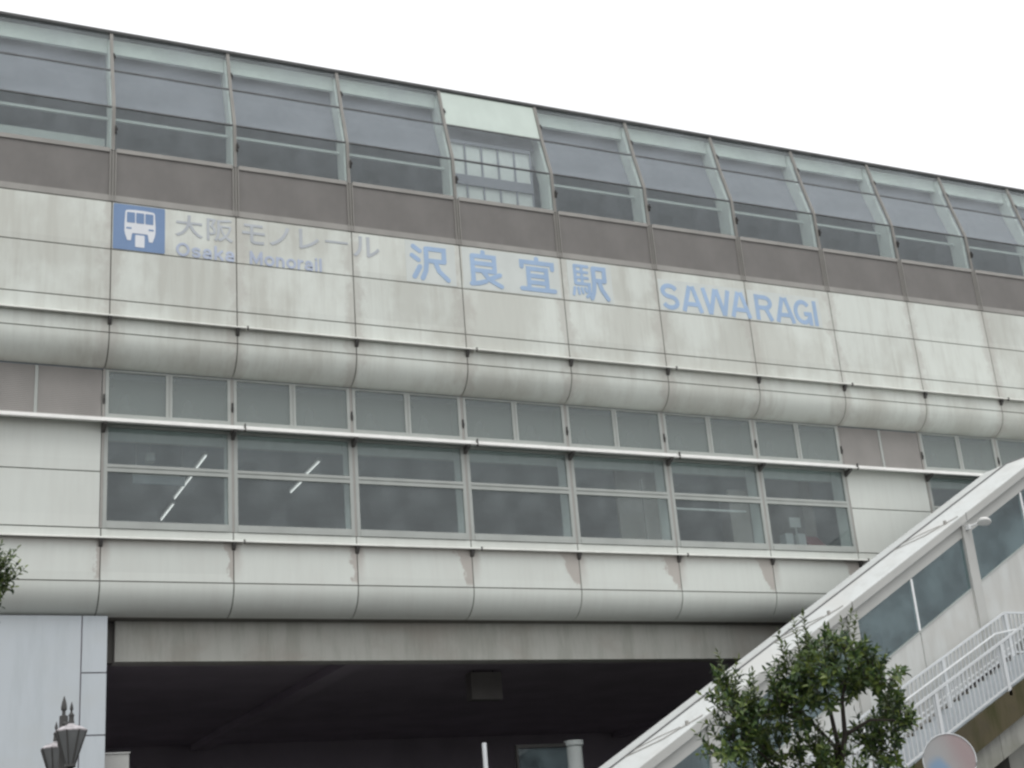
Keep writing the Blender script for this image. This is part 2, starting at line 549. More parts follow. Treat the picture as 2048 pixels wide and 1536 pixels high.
# sloping glazed storey
GP = [(-0.563, 18.17), (-0.545, 19.40), (-0.537, 20.62), (-0.169, 21.90), (0.114, 23.14)]
def glz(y_off, pts):                    # strip outline: front line pushed out and back by y_off pair
    a, b = y_off
    return [(y + a, z) for y, z in pts] + [(y + b, z) for y, z in pts[::-1]]
# base rail, top gutter and roof run through
MB().box(K0 * W, K1 * W, -0.575, -0.50, 18.005, 18.165).build('base_rail', M['frame'], st)
MB().sweep([(0.06, 23.15), (0.05, 23.19), (0.30, 23.26), (0.30, 23.10)], [K0 * W, K1 * W]).build('roof_gutter', M['transom'], st)
MB().sweep([(0.04, 23.20), (0.04, 23.215), (0.32, 23.33), (6, 24.1), (13, 23.4), (13, 23.1), (6, 23.8), (0.34, 23.27)], [K0 * W, K1 * W]).build('roof', M['white'], st)
# one mullion per joint, copied
mm = MB()
for dx in (-0.075, -0.008, 0.059):
    mm.sweep([(-0.60, 18.0), (-0.60, 19.40), (-0.50, 19.40), (-0.50, 18.0)], [dx, dx + 0.022])
mm.sweep([(-0.535, 18.0), (-0.535, 19.40), (-0.48, 19.40), (-0.48, 18.0)], [-0.0745, 0.0805])
for dx in (-0.036, 0.012):
    mm.sweep(glz((-0.035, 0.05), GP[1:]), [dx, dx + 0.026])
mm.sweep(glz((-0.012, 0.05), GP[1:]), [-0.03, 0.036])
mul_me = mm.mesh('mullion', M['frame'])
rb = MB().sweep(glz((0.16, 0.68), [(GP[0][0], 18.3)] + GP[1:4] + [(0.10, 23.05)]), [-0.05, 0.05]).mesh('curved_rib', M['rib'])
cl = MB()
for y, z in ((-0.585, 19.95), (-0.05, 22.35)):
    cl.box(0.03, 0.065, y - 0.05, y + 0.02, z - 0.10, z + 0.10)
    cl.box(0.03, 0.09, y - 0.06, y - 0.03, z - 0.02, z + 0.04)
cl_me = cl.mesh('clamp', M['dark'])
for j in range(K0, K1 + 1):
    m_ = obj('mullion', mul_me, st, (j * W, 0, 0))
    obj('clamp', cl_me, m_)
    obj('curved_rib', rb, st, (j * W, 0, 0))
# one glazed bay, copied
def seg_pane(i, pad0, pad1, mat, name):
    (y0, z0), (y1, z1) = GP[i], GP[i + 1]
    d = Vector((y1 - y0, z1 - z0))
    u = d.normalized()
    p0 = Vector((y0, z0)) + u * pad0
    p1 = Vector((y1, z1)) - u * pad1
    nrm = Vector((u.y, -u.x)) * 0.008
    return MB().sweep([tuple(p0), tuple(p1), tuple(p1 + nrm * 1.0), tuple(p0 + nrm * 1.0)], [0.05, W - 0.05]).mesh(name, mat)
fr = MB()
fr.box(0.09, W - 0.08, -0.592, -0.49, 19.33, 19.44)
fr_me = fr.mesh('glazed_bay', M['frame'])
tr1 = MB().sweep([(-0.556, 20.602), (-0.556, 20.628), (-0.46, 20.645), (-0.46, 20.615)], [0.045, W - 0.045])
tr1.sweep([(-0.182, 21.885), (-0.174, 21.912), (-0.09, 21.915), (-0.10, 21.885)], [0.045, W - 0.045])
tr_me = tr1.mesh('transom', M['transom'])
pane_me = [seg_pane(i, 0.03, 0.03, M['glass'], 'pane') for i in (1, 2, 3)]
milk_me = seg_pane(3, 0.03, 0.03, M['milk'], 'pane')
inf_me = MB().box(0.09, W - 0.08, -0.555, -0.50, 18.165, 19.33).mesh('infill_panel', M['infill'])
for k in range(K0, K1):
    b = obj('glazed_bay', fr_me, st, (k * W, 0, 0))
    obj('transom', tr_me, b)
    for i, me in enumerate(pane_me):
        p = obj('pane', milk_me if (k == 3 and i == 2) else me, b)
        if k == 3 and i == 2:
            p['label'] = 'milky pale green top pane'
    obj('infill_panel', inf_me, st, (k * W, 0, 0))
# inside the glazed storey
for k in range(K0, K1):
    a, b = k * W + 0.06, (k + 1) * W - 0.06
    MB().box(a, b, 0.30, 0.40, 22.68, 23.25).build('edge_beam', M['rib'], st)
    if k == 3:
        # added white gridded screen standing in for the daylit far-side windows
        s_ = MB().box(a + 0.1, b - 0.25, 0.10, 0.16, 18.4, 21.60).build('stand_in_screen', M['white'], st)
        gr = MB()
        for i in range(6):
            x = a + 0.1 + i * (b - a - 0.35) / 5
            gr.box(x - 0.025, x + 0.025, 0.06, 0.098, 18.4, 21.60)
        gr.box(a + 0.1, b - 0.25, 0.02, 0.058, 20.22, 20.52)
        gr.box(a + 0.1, b - 0.25, 0.03, 0.058, 21.5, 21.60)
        gr.build('screen_grid', M['blind'], s_)
        MB().sweep([(0.25, 21.75), (0.55, 23.1), (0.60, 23.1), (0.30, 21.75)], [a, b]).build('sloping_ceiling', M['blind'], st)
    else:
        MB().box(a, b, -0.06, 0.0, 20.52, 20.59).build('blind_rail', M['bulk'], st)
        MB().sweep([(0.06, 20.98), (0.40, 22.0), (0.66, 23.1), (0.72, 23.1), (0.46, 22.0), (0.12, 20.98)], [a, b]).build('sloping_ceiling', M['blind'], st)
    if k == -1:
        MB().box(a, b, 0.35, 0.40, 18.4, 20.2).build('pale_partition', M['bulk'], st)
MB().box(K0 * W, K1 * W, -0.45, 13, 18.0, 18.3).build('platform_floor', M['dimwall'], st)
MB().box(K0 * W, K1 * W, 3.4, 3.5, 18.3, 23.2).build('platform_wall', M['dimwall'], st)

# window band: solid bays and window bays
solid = {-4, -3, -2, -1, 7, 12, 13}
cfr = MB()
cfr.box(0.035, 0.11, -0.01, 0.06, 12.70, 13.90)
cfr.box(W - 0.11, W - 0.035, -0.01, 0.06, 12.70, 13.90)
cfr.box(W / 2 - 0.075, W / 2 - 0.012, -0.01, 0.06, 12.82, 13.86)
cfr.box(W / 2 + 0.012, W / 2 + 0.075, -0.01, 0.06, 12.82, 13.86)
cfr.box(W / 2 - 0.012, W / 2 + 0.012, 0.012, 0.058, 12.82, 13.86)
cfr.box(0.11, W - 0.11, -0.01, 0.06, 13.86, 13.90)
cfr.box(0.11, W - 0.11, -0.012, 0.06, 12.70, 12.82)
cfr_me = cfr.mesh('clerestory_window', M['wframe'])
cp_me = MB().box(0.11, W / 2 - 0.075, 0.02, 0.028, 12.82, 13.86).mesh('pane', M['frost'])
lfr = MB()
lfr.box(0.03, 0.115, -0.01, 0.08, 10.10, 12.55)
lfr.box(W - 0.115, W - 0.03, -0.01, 0.08, 10.10, 12.55)
lfr.box(0.115, W - 0.115, -0.012, 0.08, 11.535, 11.605)
lfr.box(0.115, W - 0.115, -0.012, 0.08, 11.425, 11.50)
lfr.box(0.115, W - 0.115, 0.01, 0.078, 11.50, 11.535)
lfr.box(0.115, W - 0.115, 0.0, 0.08, 12.50, 12.55)
lfr.box(0.115, W - 0.115, -0.015, 0.08, 10.205, 10.27)
lfr.box(0.115, W - 0.115, -0.03, 0.08, 10.10, 10.205)
lfr_me = lfr.mesh('concourse_window', M['wframe'])
lp1 = MB().box(0.115, W - 0.115, 0.03, 0.038, 11.605, 12.50).mesh('pane', M['clear'])
lp2 = MB().box(0.115, W - 0.115, 0.03, 0.038, 10.27, 11.425).mesh('pane', M['clear'])
fin_me = MB().box(-0.06, 0.06, 0.10, 0.60, 10.12, 13.9).mesh('window_fin', M['rib'])
wclip = MB().box(-0.012, 0.018, -0.04, 0.0, 13.05, 13.28).box(-0.02, 0.028, -0.05, -0.01, 13.10, 13.18).mesh('clamp', M['dark'])
post_me = MB().box(-0.028, 0.028, -0.004, 0.06, 10.10, 13.92).mesh('joint_post', M['frame'])
lou = MB()
for h in range(26):
    z = 12.74 + h * 0.0445
    for xa, xb in ((0.05, W / 2 - 0.035), (W / 2 + 0.035, W - 0.05)):
        lou.sweep([(0.0, z), (0.02, z + 0.038), (0.05, z + 0.04), (0.012, z - 0.003)], [xa, xb])
lou.box(0.05, W - 0.05, 0.056, 0.07, 12.72, 13.90)
lou_me = lou.mesh('louvre', M['louvre'])
lbar = MB().box(W / 2 - 0.035, W / 2 + 0.035, -0.012, 0.05, 12.72, 13.88).mesh('louvre_post', M['wframe'])
sol = MB()
sol.box(G + 0.03, W - G - 0.03, 0.0, 0.06, 11.415 + G, 12.58)
sol.box(G + 0.03, W - G - 0.03, 0.0, 0.06, 10.10 + G, 11.415 - G)
sol_me = sol.mesh('wall_panel', M['lower'])
bks = MB().box(0, W, 0.064, 0.10, 10.1, 12.62).mesh('panel_backing', M['gap'])
MB().box(K0 * W, K1 * W, 0.0, 0.08, 12.585, 12.695).build('transom_rail', M['wframe'], st)
for j in range(K0, K1 + 1):
    p = obj('joint_post', post_me, st, (j * W, 0, 0))
    obj('clamp', wclip, p)
for k in range(K0, K1):
    if k in solid:
        obj('louvre', lou_me, st, (k * W, 0, 0))
        obj('louvre_post', lbar, st.children[-1] if False else st, (k * W, 0, 0))
        sm = sol_me.copy()
        wp = obj('wall_panel', sm, st)
        for v in sm.vertices:
            v.co.x += k * W
        obj('panel_backing', bks, wp, (k * W, 0, 0))
    else:
        c = obj('clerestory_window', cfr_me, st, (k * W, 0, 0))
        obj('pane', cp_me, c)
        obj('pane', cp_me, c, (W / 2 - 0.035, 0, 0))
        l = obj('concourse_window', lfr_me, st, (k * W, 0, 0))
        obj('pane', lp1, l)
        obj('pane', lp2, l)
    if not (k in solid and k - 1 in solid):
        obj('window_fin', fin_me, st, (k * W - 0.0, 0, 0))
# inside the concourse
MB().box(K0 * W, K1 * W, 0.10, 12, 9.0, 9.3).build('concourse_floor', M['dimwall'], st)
MB().box(K0 * W, K1 * W, 0.72, 12, 13.3, 13.5).build('concourse_ceiling', M['ceil'], st)
MB().box(K0 * W, K1 * W, 0.62, 0.715, 12.38, 13.92).build('bulkhead', M['bulk'], st)
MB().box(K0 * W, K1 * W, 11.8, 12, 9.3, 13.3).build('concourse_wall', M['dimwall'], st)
MB().box(14.2, 16.0, 1.5, 1.6, 9.3, 12.9).box(14.58, 14.66, 0.75, 0.85, 9.3, 12.2).build('partition_wall', M['beigewall'], st)
MB().box(17.75, 18.4, 1.3, 1.4, 9.3, 12.2).box(20.6, 21.0, 1.7, 6.0, 9.3, 13.2).build('partition_wall', M['beigewall'], st)
MB().box(15.3, 17.7, 0.45, 0.50, 11.28, 11.33).box(15.3, 15.36, 0.45, 0.52, 10.1, 11.27).build('blind_rail', M['white'], st)

# under the hall: concrete edge beam, soffit and the dark underpass
MB().sweep([(1.05, 8.22), (1.05, 7.297), (1.60, 7.297), (1.60, 8.22)], [0.53, K1 * W]).build('edge_girder', M['beam'], st)
MB().box(K0 * W, K1 * W, 0.655, 1.62, 8.226, 8.34).build('soffit', M['gap'], st)  # dark joint colour paints in the shadow line behind the bullnose
MB().box(K0 * W, K1 * W, 1.625, 22, 7.75, 8.3).build('underpass_ceiling', M['under'], st)
for x in (6.6, 24.0):
    MB().box(x, x + 0.6, 1.62, 20.9, 7.52, 7.746).build('cross_girder', M['under'], st)
MB().box(K0 * W, K1 * W, 21, 21.5, 0, 7.75).build('added_end_wall', M['under'], st)  # back wall added to keep the underpass dark
MB().box(K1 * W - 0.5, K1 * W, 1.4, 21, 0, 7.75).build('added_end_wall', M['under'], st)  # hidden side wall added to shut daylight out of the underpass
pr_ = MB()
pr_.box(-9, -0.30, 0.45, 0.5, 0.1, 8.21)
for a, b in ((8.21, 6.97), (6.94, 5.63), (5.60, 4.3), (4.27, 2.9), (2.87, 0.1)):
    pr_.box(-0.27, 0.26, 0.45, 0.5, b, a)
pr_.build('pier_cladding', M['pier'], st)
MB().box(-9, 0.25, 0.52, 14, 0.0, 8.21).build('pier_core', M['under'], st)
MB().box(0.262, 0.525, 1.2, 1.5, 7.30, 8.22).build('girder_bearing', M['gap'], st)

# ------------------------------------------------------------------ writing on the fascia
LY = UY - 0.012
def glyph_mesh(ch, rect, mat, bold=0.0, y=LY, thick=0.010, name='letter'):
    cu = bpy.data.curves.new('glyph', 'FONT')
    cu.body = ch
    cu.size = 1.0
    cu.offset = bold
    cu.resolution_u = 4
    o = bpy.data.objects.new('glyph', cu)
    COL.objects.link(o)
    bpy.context.view_layer.update()
    me = bpy.data.meshes.new_from_object(o.evaluated_get(bpy.context.evaluated_depsgraph_get()))
    bpy.data.objects.remove(o)
    xs = [v.co.x for v in me.vertices]
    ys = [v.co.y for v in me.vertices]
    x0, x1, y0, y1 = min(xs), max(xs), min(ys), max(ys)
    X0, X1, Z0, Z1 = rect
    bm = bmesh.new()
    bm.from_mesh(me)
    for v in bm.verts:
        v.co = Vector((X0 + (v.co.x - x0) / max(1e-6, x1 - x0) * (X1 - X0), y, Z0 + (v.co.y - y0) / max(1e-6, y1 - y0) * (Z1 - Z0)))
    bmesh.ops.remove_doubles(bm, verts=bm.verts, dist=1e-4)
    r = bmesh.ops.extrude_face_region(bm, geom=bm.faces[:])
    for e in r['geom']:
        if isinstance(e, bmesh.types.BMVert):
            e.co.y += thick
    bmesh.ops.recalc_face_normals(bm, faces=bm.faces)
    for f in bm.faces:
        f.smooth = False
    out = bpy.data.meshes.new(name)
    bm.to_mesh(out)
    bm.free()
    bpy.data.meshes.remove(me)
    out.materials.append(mat)
    return out

def ribbon(mb, pts, w, y0, y1, cap=6):
    """one round-ended brush stroke in the x-z plane, mitred at its corners"""
    P = [Vector(p) for p in pts]
    L, Rr = [], []
    n = len(P)
    for i in range(n):
        d0 = (P[i] - P[i - 1]).normalized() if i else (P[1] - P[0]).normalized()
        d1 = (P[i + 1] - P[i]).normalized() if i < n - 1 else d0
        m = (d0 + d1)
        m = m.normalized() if m.length > 1e-6 else d0
        nr = Vector((-m.y, m.x))
        k = w / 2 / max(0.55, nr.dot(Vector((-d0.y, d0.x))))
        L.append(P[i] + nr * k)
        Rr.append(P[i] - nr * k)
    a1 = math.atan2(*(P[-1] - P[-2]).yx)
    a0 = math.atan2(*(P[0] - P[1]).yx)
    out = list(Rr)
    out += [P[-1] + Vector((math.cos(a1 - math.pi / 2 + math.pi * i / cap), math.sin(a1 - math.pi / 2 + math.pi * i / cap))) * w / 2 for i in range(1, cap)]
    out += L[::-1]
    out += [P[0] + Vector((math.cos(a0 - math.pi / 2 + math.pi * i / cap), math.sin(a0 - math.pi / 2 + math.pi * i / cap))) * w / 2 for i in range(1, cap)]
    mb.plate([(p.x, p.y) for p in out], y0, y1)

def stroke_mesh(strokes, rect, w, mat, y=0.0, cap=6):
    X0, X1, Z0, Z1 = rect
    mb = MB()
    for i, st_ in enumerate(strokes):
        ww_ = w
        if isinstance(st_[0], float):
            ww_, st_ = w * st_[0], st_[1:]
        ribbon(mb, [(X0 + a * (X1 - X0), Z0 + b * (Z1 - Z0)) for a, b in st_], ww_, y - 0.0006 * i, y + 0.008, cap)
    return mb.mesh('letter', mat)

def ell(cx, cy, rx, ry, a0, a1, n=14):
    return [(cx + rx * math.cos(R(a0 + (a1 - a0) * i / n)), cy + ry * math.sin(R(a0 + (a1 - a0) * i / n))) for i in range(n + 1)]

KANJI = {
 '沢': [[(0.07, 0.94), (0.23, 0.82)], [(0.03, 0.67), (0.19, 0.55)], [(0.07, 0.05), (0.22, 0.36)],
       [(0.40, 0.91), (0.87, 0.91), (0.87, 0.56)], [(0.40, 0.56), (0.87, 0.56)],
       [(0.40, 0.91), (0.40, 0.50), (0.37, 0.25), (0.28, 0.03)], [(0.62, 0.56), (0.72, 0.28), (0.95, 0.04)]],
 '良': [[(0.48, 1.0), (0.48, 0.88)], [(0.17, 0.87), (0.17, 0.07)], [(0.17, 0.87), (0.79, 0.87), (0.79, 0.45)],
       [(0.17, 0.66), (0.79, 0.66)], [(0.17, 0.45), (0.79, 0.45)], [(0.12, 0.05), (0.32, 0.08), (0.52, 0.15)],
       [(0.44, 0.45), (0.62, 0.21), (0.96, 0.04)], [(0.93, 0.37), (0.68, 0.25)]],
 '宜': [[(0.5, 1.0), (0.5, 0.88)], [(0.06, 0.72), (0.06, 0.87), (0.94, 0.87), (0.94, 0.72)],
       [(0.24, 0.06), (0.24, 0.68), (0.76, 0.68), (0.76, 0.06)], [(0.24, 0.47), (0.76, 0.47)], [(0.24, 0.27), (0.76, 0.27)], [(0.03, 0.06), (0.97, 0.06)]],
 '駅': [[0.75, (0.09, 0.95), (0.09, 0.42)], [0.7, (0.09, 0.95), (0.46, 0.95)], [0.65, (0.09, 0.77), (0.44, 0.77)], [0.65, (0.09, 0.60), (0.44, 0.60)], [0.65, (0.28, 0.95), (0.28, 0.42)],
       [0.75, (0.09, 0.42), (0.47, 0.42), (0.46, 0.12), (0.39, 0.05)], [0.6, (0.05, 0.29), (0.01, 0.08)], [0.6, (0.15, 0.29), (0.17, 0.12)], [0.6, (0.25, 0.29), (0.28, 0.15)], [0.6, (0.35, 0.30), (0.38, 0.19)],
       [(0.62, 0.92), (0.93, 0.92), (0.93, 0.56)], [(0.62, 0.56), (0.93, 0.56)], [(0.62, 0.92), (0.62, 0.45), (0.59, 0.22), (0.52, 0.02)], [(0.76, 0.56), (0.83, 0.30), (0.99, 0.04)]],
}
CAPS = {
 'S': [ell(0.5, 0.71, 0.38, 0.21, 20, 270, 10) + ell(0.5, 0.29, 0.38, 0.21, 90, -160, 10)[1:]],
 'A': [[(0.11, 0.0), (0.44, 1.0)], [(0.89, 0.0), (0.56, 1.0)], [(0.24, 0.30), (0.76, 0.30)]],
 'W': [[(0.08, 1.0), (0.27, 0.0)], [(0.27, 0.0), (0.48, 1.0)], [(0.73, 0.0), (0.52, 1.0)], [(0.92, 1.0), (0.73, 0.0)]],
 'R': [[(0.12, 0.0), (0.12, 1.0)], [(0.12, 0.91), (0.50, 0.91)] + ell(0.56, 0.70, 0.31, 0.21, 80, -80, 8) + [(0.50, 0.49), (0.12, 0.49)], [(0.58, 0.49), (0.88, 0.0)]],
 'G': [ell(0.5, 0.5, 0.41, 0.41, 40, 330, 18), [(0.98, 0.44), (0.56, 0.44)], [(0.89, 0.0), (0.89, 0.46)]],
 'I': [[(0.5, 0.0), (0.5, 1.0)]],
}
LATIN = {
 'O': [ell(0.5, 0.5, 0.42, 0.43, 90, 270) , ell(0.5, 0.5, 0.42, 0.43, -90, 90)],
 'o': [ell(0.5, 0.5, 0.40, 0.42, 90, 270), ell(0.5, 0.5, 0.40, 0.42, -90, 90)],
 's': [ell(0.5, 0.71, 0.34, 0.21, 20, 270, 10) + ell(0.5, 0.29, 0.34, 0.21, 90, -160, 10)[1:]],
 'a': [ell(0.48, 0.62, 0.32, 0.30, 160, 0, 8) + [(0.80, 0.06)], ell(0.44, 0.29, 0.33, 0.22, 20, 380, 16)[:-1]],
 'k': [[(0.16, 1.0), (0.16, 0.04)], [(0.84, 0.70), (0.20, 0.30)], [(0.42, 0.42), (0.88, 0.04)]],
 'M': [[(0.10, 0.04), (0.10, 0.96)], [(0.10, 0.96), (0.50, 0.14)], [(0.50, 0.14), (0.90, 0.96)], [(0.90, 0.96), (0.90, 0.04)]],
 'n': [[(0.14, 0.96), (0.14, 0.04)], [(0.16, 0.62)] + ell(0.50, 0.56, 0.34, 0.36, 150, 0, 8) + [(0.84, 0.04)]],
 'r': [[(0.22, 0.96), (0.22, 0.04)], [(0.24, 0.55)] + ell(0.78, 0.46, 0.50, 0.44, 150, 82, 5)],
 'i': [[(0.5, 0.72), (0.5, 0.04)], [(0.5, 0.97), (0.5, 0.94)]],
 'l': [[(0.5, 0.98), (0.5, 0.04)]],
}
def lettering(loc, label, glyphs, mat, bold, group='lettering along the upper fascia'):
    e = empty('sign_lettering', loc, label, 'lettering', group)
    for ch, rect in glyphs:
        r = (rect[0] - loc[0], rect[1] - loc[0], rect[2] - loc[2], rect[3] - loc[2])
        if ch in KANJI:
            me = stroke_mesh(KANJI[ch], (r[0] + 0.03, r[1] - 0.03, r[2] + 0.04, r[3] - 0.04), 0.128, mat, LY - loc[1])
        elif ch in CAPS and bold == 0.03:
            me = stroke_mesh(CAPS[ch], (r[0] + 0.015, r[1] - 0.015, r[2], r[3]), 0.132, mat, LY - loc[1], 1)
        elif ch in LATIN and len(rect) == 5:
            me = stroke_mesh(LATIN[ch], r, 0.062, mat, LY - loc[1])
        else:
            me = glyph_mesh(ch, r, mat, bold, LY - loc[1])
        obj('letter', me, e)
    return e

lettering((1.5, UY, 17.3), 'washed-out thin grey-blue kanji and katakana line right of the train pictogram',
          [('大', (1.51, 2.17, 17.28, 17.87)), ('阪', (2.27, 2.92, 17.26, 17.88)), ('モ', (3.15, 3.72, 17.30, 17.84)), ('ノ', (3.84, 4.36, 17.33, 17.86)),
           ('レ', (4.60, 5.12, 17.33, 17.88)), ('ー', (5.29, 5.89, 17.60, 17.66)), ('ル', (6.02, 6.74, 17.30, 17.88))], M['letter_pale'], 0.012)
def latin(word, x0, x1, z0, zc, widths):
    """spread a word over x0..x1 by relative advance widths; zc = cap height"""
    tot = sum(widths[c] for c in word)
    out, x = [], x0
    for c in word:
        wd = widths[c] / tot * (x1 - x0)
        zz = zc if (c.isupper() or c in 'kl') else (zc * 1.0 if c == 'i' else zc * 0.74)
        out.append((c, (x + 0.08 * wd, x + 0.92 * wd, z0, z0 + zz, 1)))
        x += wd
    return out
ww = dict(O=1.0, s=.72, a=.74, k=.74, M=1.08, o=.80, n=.76, r=.52, i=.32, l=.32)
lettering((1.5, UY, 16.76), 'faded pale blue Latin words in mixed case under the thin kanji line',
          latin('Osaka', 1.50, 2.98, 16.76, 0.34, ww) + latin('Monorail', 3.30, 5.20, 16.755, 0.34, ww), M['letter_lat'], 0.016)
lettering((7.58, UY, 16.82), 'four large bold pale blue kanji in the middle of the fascia',
          [('沢', (7.57, 8.70, 16.83, 17.89)), ('良', (9.14, 10.22, 16.82, 17.90)), ('宜', (10.70, 11.80, 16.84, 17.90)), ('駅', (12.28, 13.42, 16.81, 17.90))], M['letter'], 0.036)
lettering((15.08, UY, 16.80), 'large bold pale blue capital Latin word at the right end of the writing',
          [(c, (a, b, 16.80, 17.60)) for c, a, b in (('S', 15.08, 15.70), ('A', 15.72, 16.50), ('W', 16.42, 17.46), ('A', 17.36, 18.14), ('R', 18.24, 18.90), ('A', 18.92, 19.68), ('G', 19.62, 20.28), ('I', 20.32, 20.47))], M['letter'], 0.03)

# bleached film patches behind the big characters, one per panel
for x0, x1, z0, z1, lab in ((7.45, 8.85, 16.765, 17.95, 'bleached pale film behind the first large kanji'), (9.05, 11.92, 16.765, 17.95, 'bleached pale film behind the second and third large kanji'),
                            (12.18, 13.55, 16.765, 17.95, 'bleached pale film behind the fourth large kanji'), (15.04, 17.96, 16.765, 17.72, 'bleached pale film behind the first letters of the capital word'),
                            (18.04, 20.6, 16.765, 17.72, 'bleached pale film behind the last letters of the capital word')):
    t_ = MB().box(0, x1 - x0, -0.005, -0.001, 0, z1 - z0).build('sign_film', M['backing'], None, False, (x0, UY, z0))
    tag(t_, lab, 'sign film', 'film patches on the upper fascia')

# train pictogram
L0, L1, B0, B1 = 0.035, 1.255, 16.755, 17.955
pg = empty('pictogram_sign', (L0, UY, B0), 'square blue sign with a white front view of a train car', 'sign')
def PQ(u, v):
    return (u * (L1 - L0), (1 - v) * (B1 - B0))
def rrect(u0, u1, v0, v1, r, n=5):
    pts = []
    for cx, cy, a0 in ((u1 - r, v0 + r, -90), (u1 - r, v1 - r, 0), (u0 + r, v1 - r, 90), (u0 + r, v0 + r, 180)):
        for i in range(n + 1):
            t = R(a0 + 90 * i / n)
            pts.append(PQ(cx + r * math.cos(t), cy + r * math.sin(t)))
    return pts
MB().plate(rrect(0.0, 1.0, 0.0, 1.0, 0.03), -0.010, -0.002).build('sign_plate', M['blue'], pg)
c_ = 0.515
half = [(0.10, 0.105), (0.22, 0.115), (0.265, 0.125), (0.285, 0.15), (0.30, 0.42), (0.30, 0.58), (0.285, 0.66), (0.245, 0.785), (0.175, 0.785), (0.155, 0.64), (0.14, 0.62), (0.0, 0.62)]
body = [PQ(c_ + u, v) for u, v in half] + [PQ(c_ - u, v) for u, v in half[::-1][1:]]
bd = MB().plate(body, -0.016, -0.0102).build('train_shape', M['pict'], pg)
wd = MB()
for a, b in ((0.258, 0.415), (0.437, 0.593), (0.615, 0.772)):
    wd.plate(rrect(a, b, 0.165, 0.395, 0.015, 3), -0.020, -0.0162)
for a, b in ((0.25, 0.35), (0.68, 0.78)):
    wd.plate(rrect(a, b, 0.50, 0.535, 0.008, 2), -0.020, -0.0162)
wd.build('train_windows', M['blue'], bd)
MB().plate(rrect(0.425, 0.605, 0.655, 0.92, 0.02, 3), -0.016, -0.0102).build('beam_shape', M['pict'], pg)

# ------------------------------------------------------------------ things inside the concourse
def tube_light(x, y0, y1, label, z=13.16):
    e = empty('ceiling_light', (x, (y0 + y1) / 2, z + 0.12), label, 'ceiling light', 'ceiling lights in the concourse')
    h = (y1 - y0) / 2
    MB().box(-0.06, 0.06, -h, h, -0.05, 0.015).build('housing', M['white'], e)
    MB().tube([(0, -h + 0.03, -0.085), (0, h - 0.03, -0.085)], 0.017, 8).build('tube', M['tube'], e, True)
tube_light(3.27, 3.85, 5.10, 'lit ceiling tube nearest the glass in the left row, behind the leftmost window')
tube_light(3.31, 5.75, 8.05, 'lit ceiling tube in the middle of the left row, under the window transom')
tube_light(3.40, 8.60, 10.4, 'lit ceiling tube at the far end of the left row, low in the leftmost window')
tube_light(6.36, 3.85, 5.15, 'lit ceiling tube in the second window, upper piece of the short row')
tube_light(6.43, 5.75, 6.90, 'lit ceiling tube in the second window, lower piece of the short row')
hs = empty('hanging_sign', (1.57, 1.5, 11.9), 'dim hanging board low behind the leftmost window', 'hanging sign')
MB().box(-0.62, 0.62, -0.04, 0.04, -0.28, -0.08).build('board', M['dimwall'], hs)
MB().box(-0.63, 0.63, -0.05, 0.05, -0.08, -0.05).build('board_edge', M['wframe'], hs)
for s in (-0.55, 0.55):
    MB().tube([(s, 0, -0.06), (s, 0, 1.4)], 0.012, 6).build('hanger', M['wframe'], hs)
sp_ = empty('ceiling_speaker', (1.35, 1.5, 12.15), 'small pale box hanging above the dim board in the leftmost window', 'speaker')
MB().box(-0.10, 0.10, -0.1, 0.1, 0.02, 0.24).build('speaker_case', M['bulk'], sp_)
MB().tube([(0, 0, 0.24), (0, 0, 1.15)], 0.015, 6).build('stem', M['wframe'], sp_)
nt = empty('notice_board', (20.1, 1.5, 11.2), 'small white notice square in the last window of the row', 'notice')
MB().box(-0.19, 0.19, -0.02, 0.02, 0.0, 0.30).build('sheet', M['white'], nt)
MB().box(-0.03, 0.03, -0.015, 0.015, -1.9, 0.0).build('stand', M['wframe'], nt)
for i, x in enumerate((19.83, 20.27)):
    cb = empty('locker', (x, 1.65, 9.3), ('pale narrow locker left of the other below the white notice', 'pale narrow locker beside the dull red box below the notice')[i], 'locker', 'lockers behind the last window')
    MB().box(-0.14, 0.14, -0.15, 0.15, 0.0, 1.72).build('locker_case', M['pale'], cb)
    MB().box(-0.125, 0.125, -0.165, -0.152, 0.05, 1.67).build('locker_door', M['pale'], cb)
rc = empty('red_box', (20.72, 1.55, 9.3), 'dull red cabinet with a sloping top behind the last window', 'cabinet')
MB().sweep([(-0.2, 0), (-0.2, 1.35), (0.2, 1.75), (0.2, 0)], [-0.32, 0.26]).build('cabinet_case', M['red'], rc)
MB().box(-0.25, 0.2, -0.215, -0.202, 0.4, 1.2).build('cabinet_door', M['red'], rc)

# ------------------------------------------------------------------ under the hall
pl = empty('slim_post', (8.54, -1.0, 0.13), 'slim pale metal post standing before the dark underpass', 'post')
MB().tube([(0, 0, 0), (0, 0, 4.90)], 0.055, 10).build('shaft', M['fence'], pl, True)
MB().lathe([(0.10, 0), (0.10, 0.03), (0.06, 0.05)]).build('base_plate', M['fence'], pl)
sh = empty('glazed_shelter', (12.2, 3.0, 0), 'dim glazed shelter with a pale round corner column in the dark underpass', 'shelter')
MB().lathe([(0.21, 0), (0.21, 5.30), (0.26, 5.34), (0.26, 5.46), (0.05, 5.48)], (0.72, 0, 0), 20).build('column', M['bulk'], sh, True)
MB().box(-0.95, 0.5, 0.02, 0.04, 0.3, 5.30).build('glass_panel', M['escglass'], sh)
MB().box(-1.0, 0.5, -0.03, 0.08, 5.31, 5.40).box(-1.0, -0.94, -0.03, 0.08, 0, 5.31).build('panel_frame', M['dark'], sh)
bx = empty('hanging_box', (11.48, 5.4, 7.72), 'dim brown box hanging from the underpass ceiling', 'box')
MB().box(-0.47, 0.47, -0.2, 0.2, -0.80, -0.04).build('box_case', M['infill'], bx)
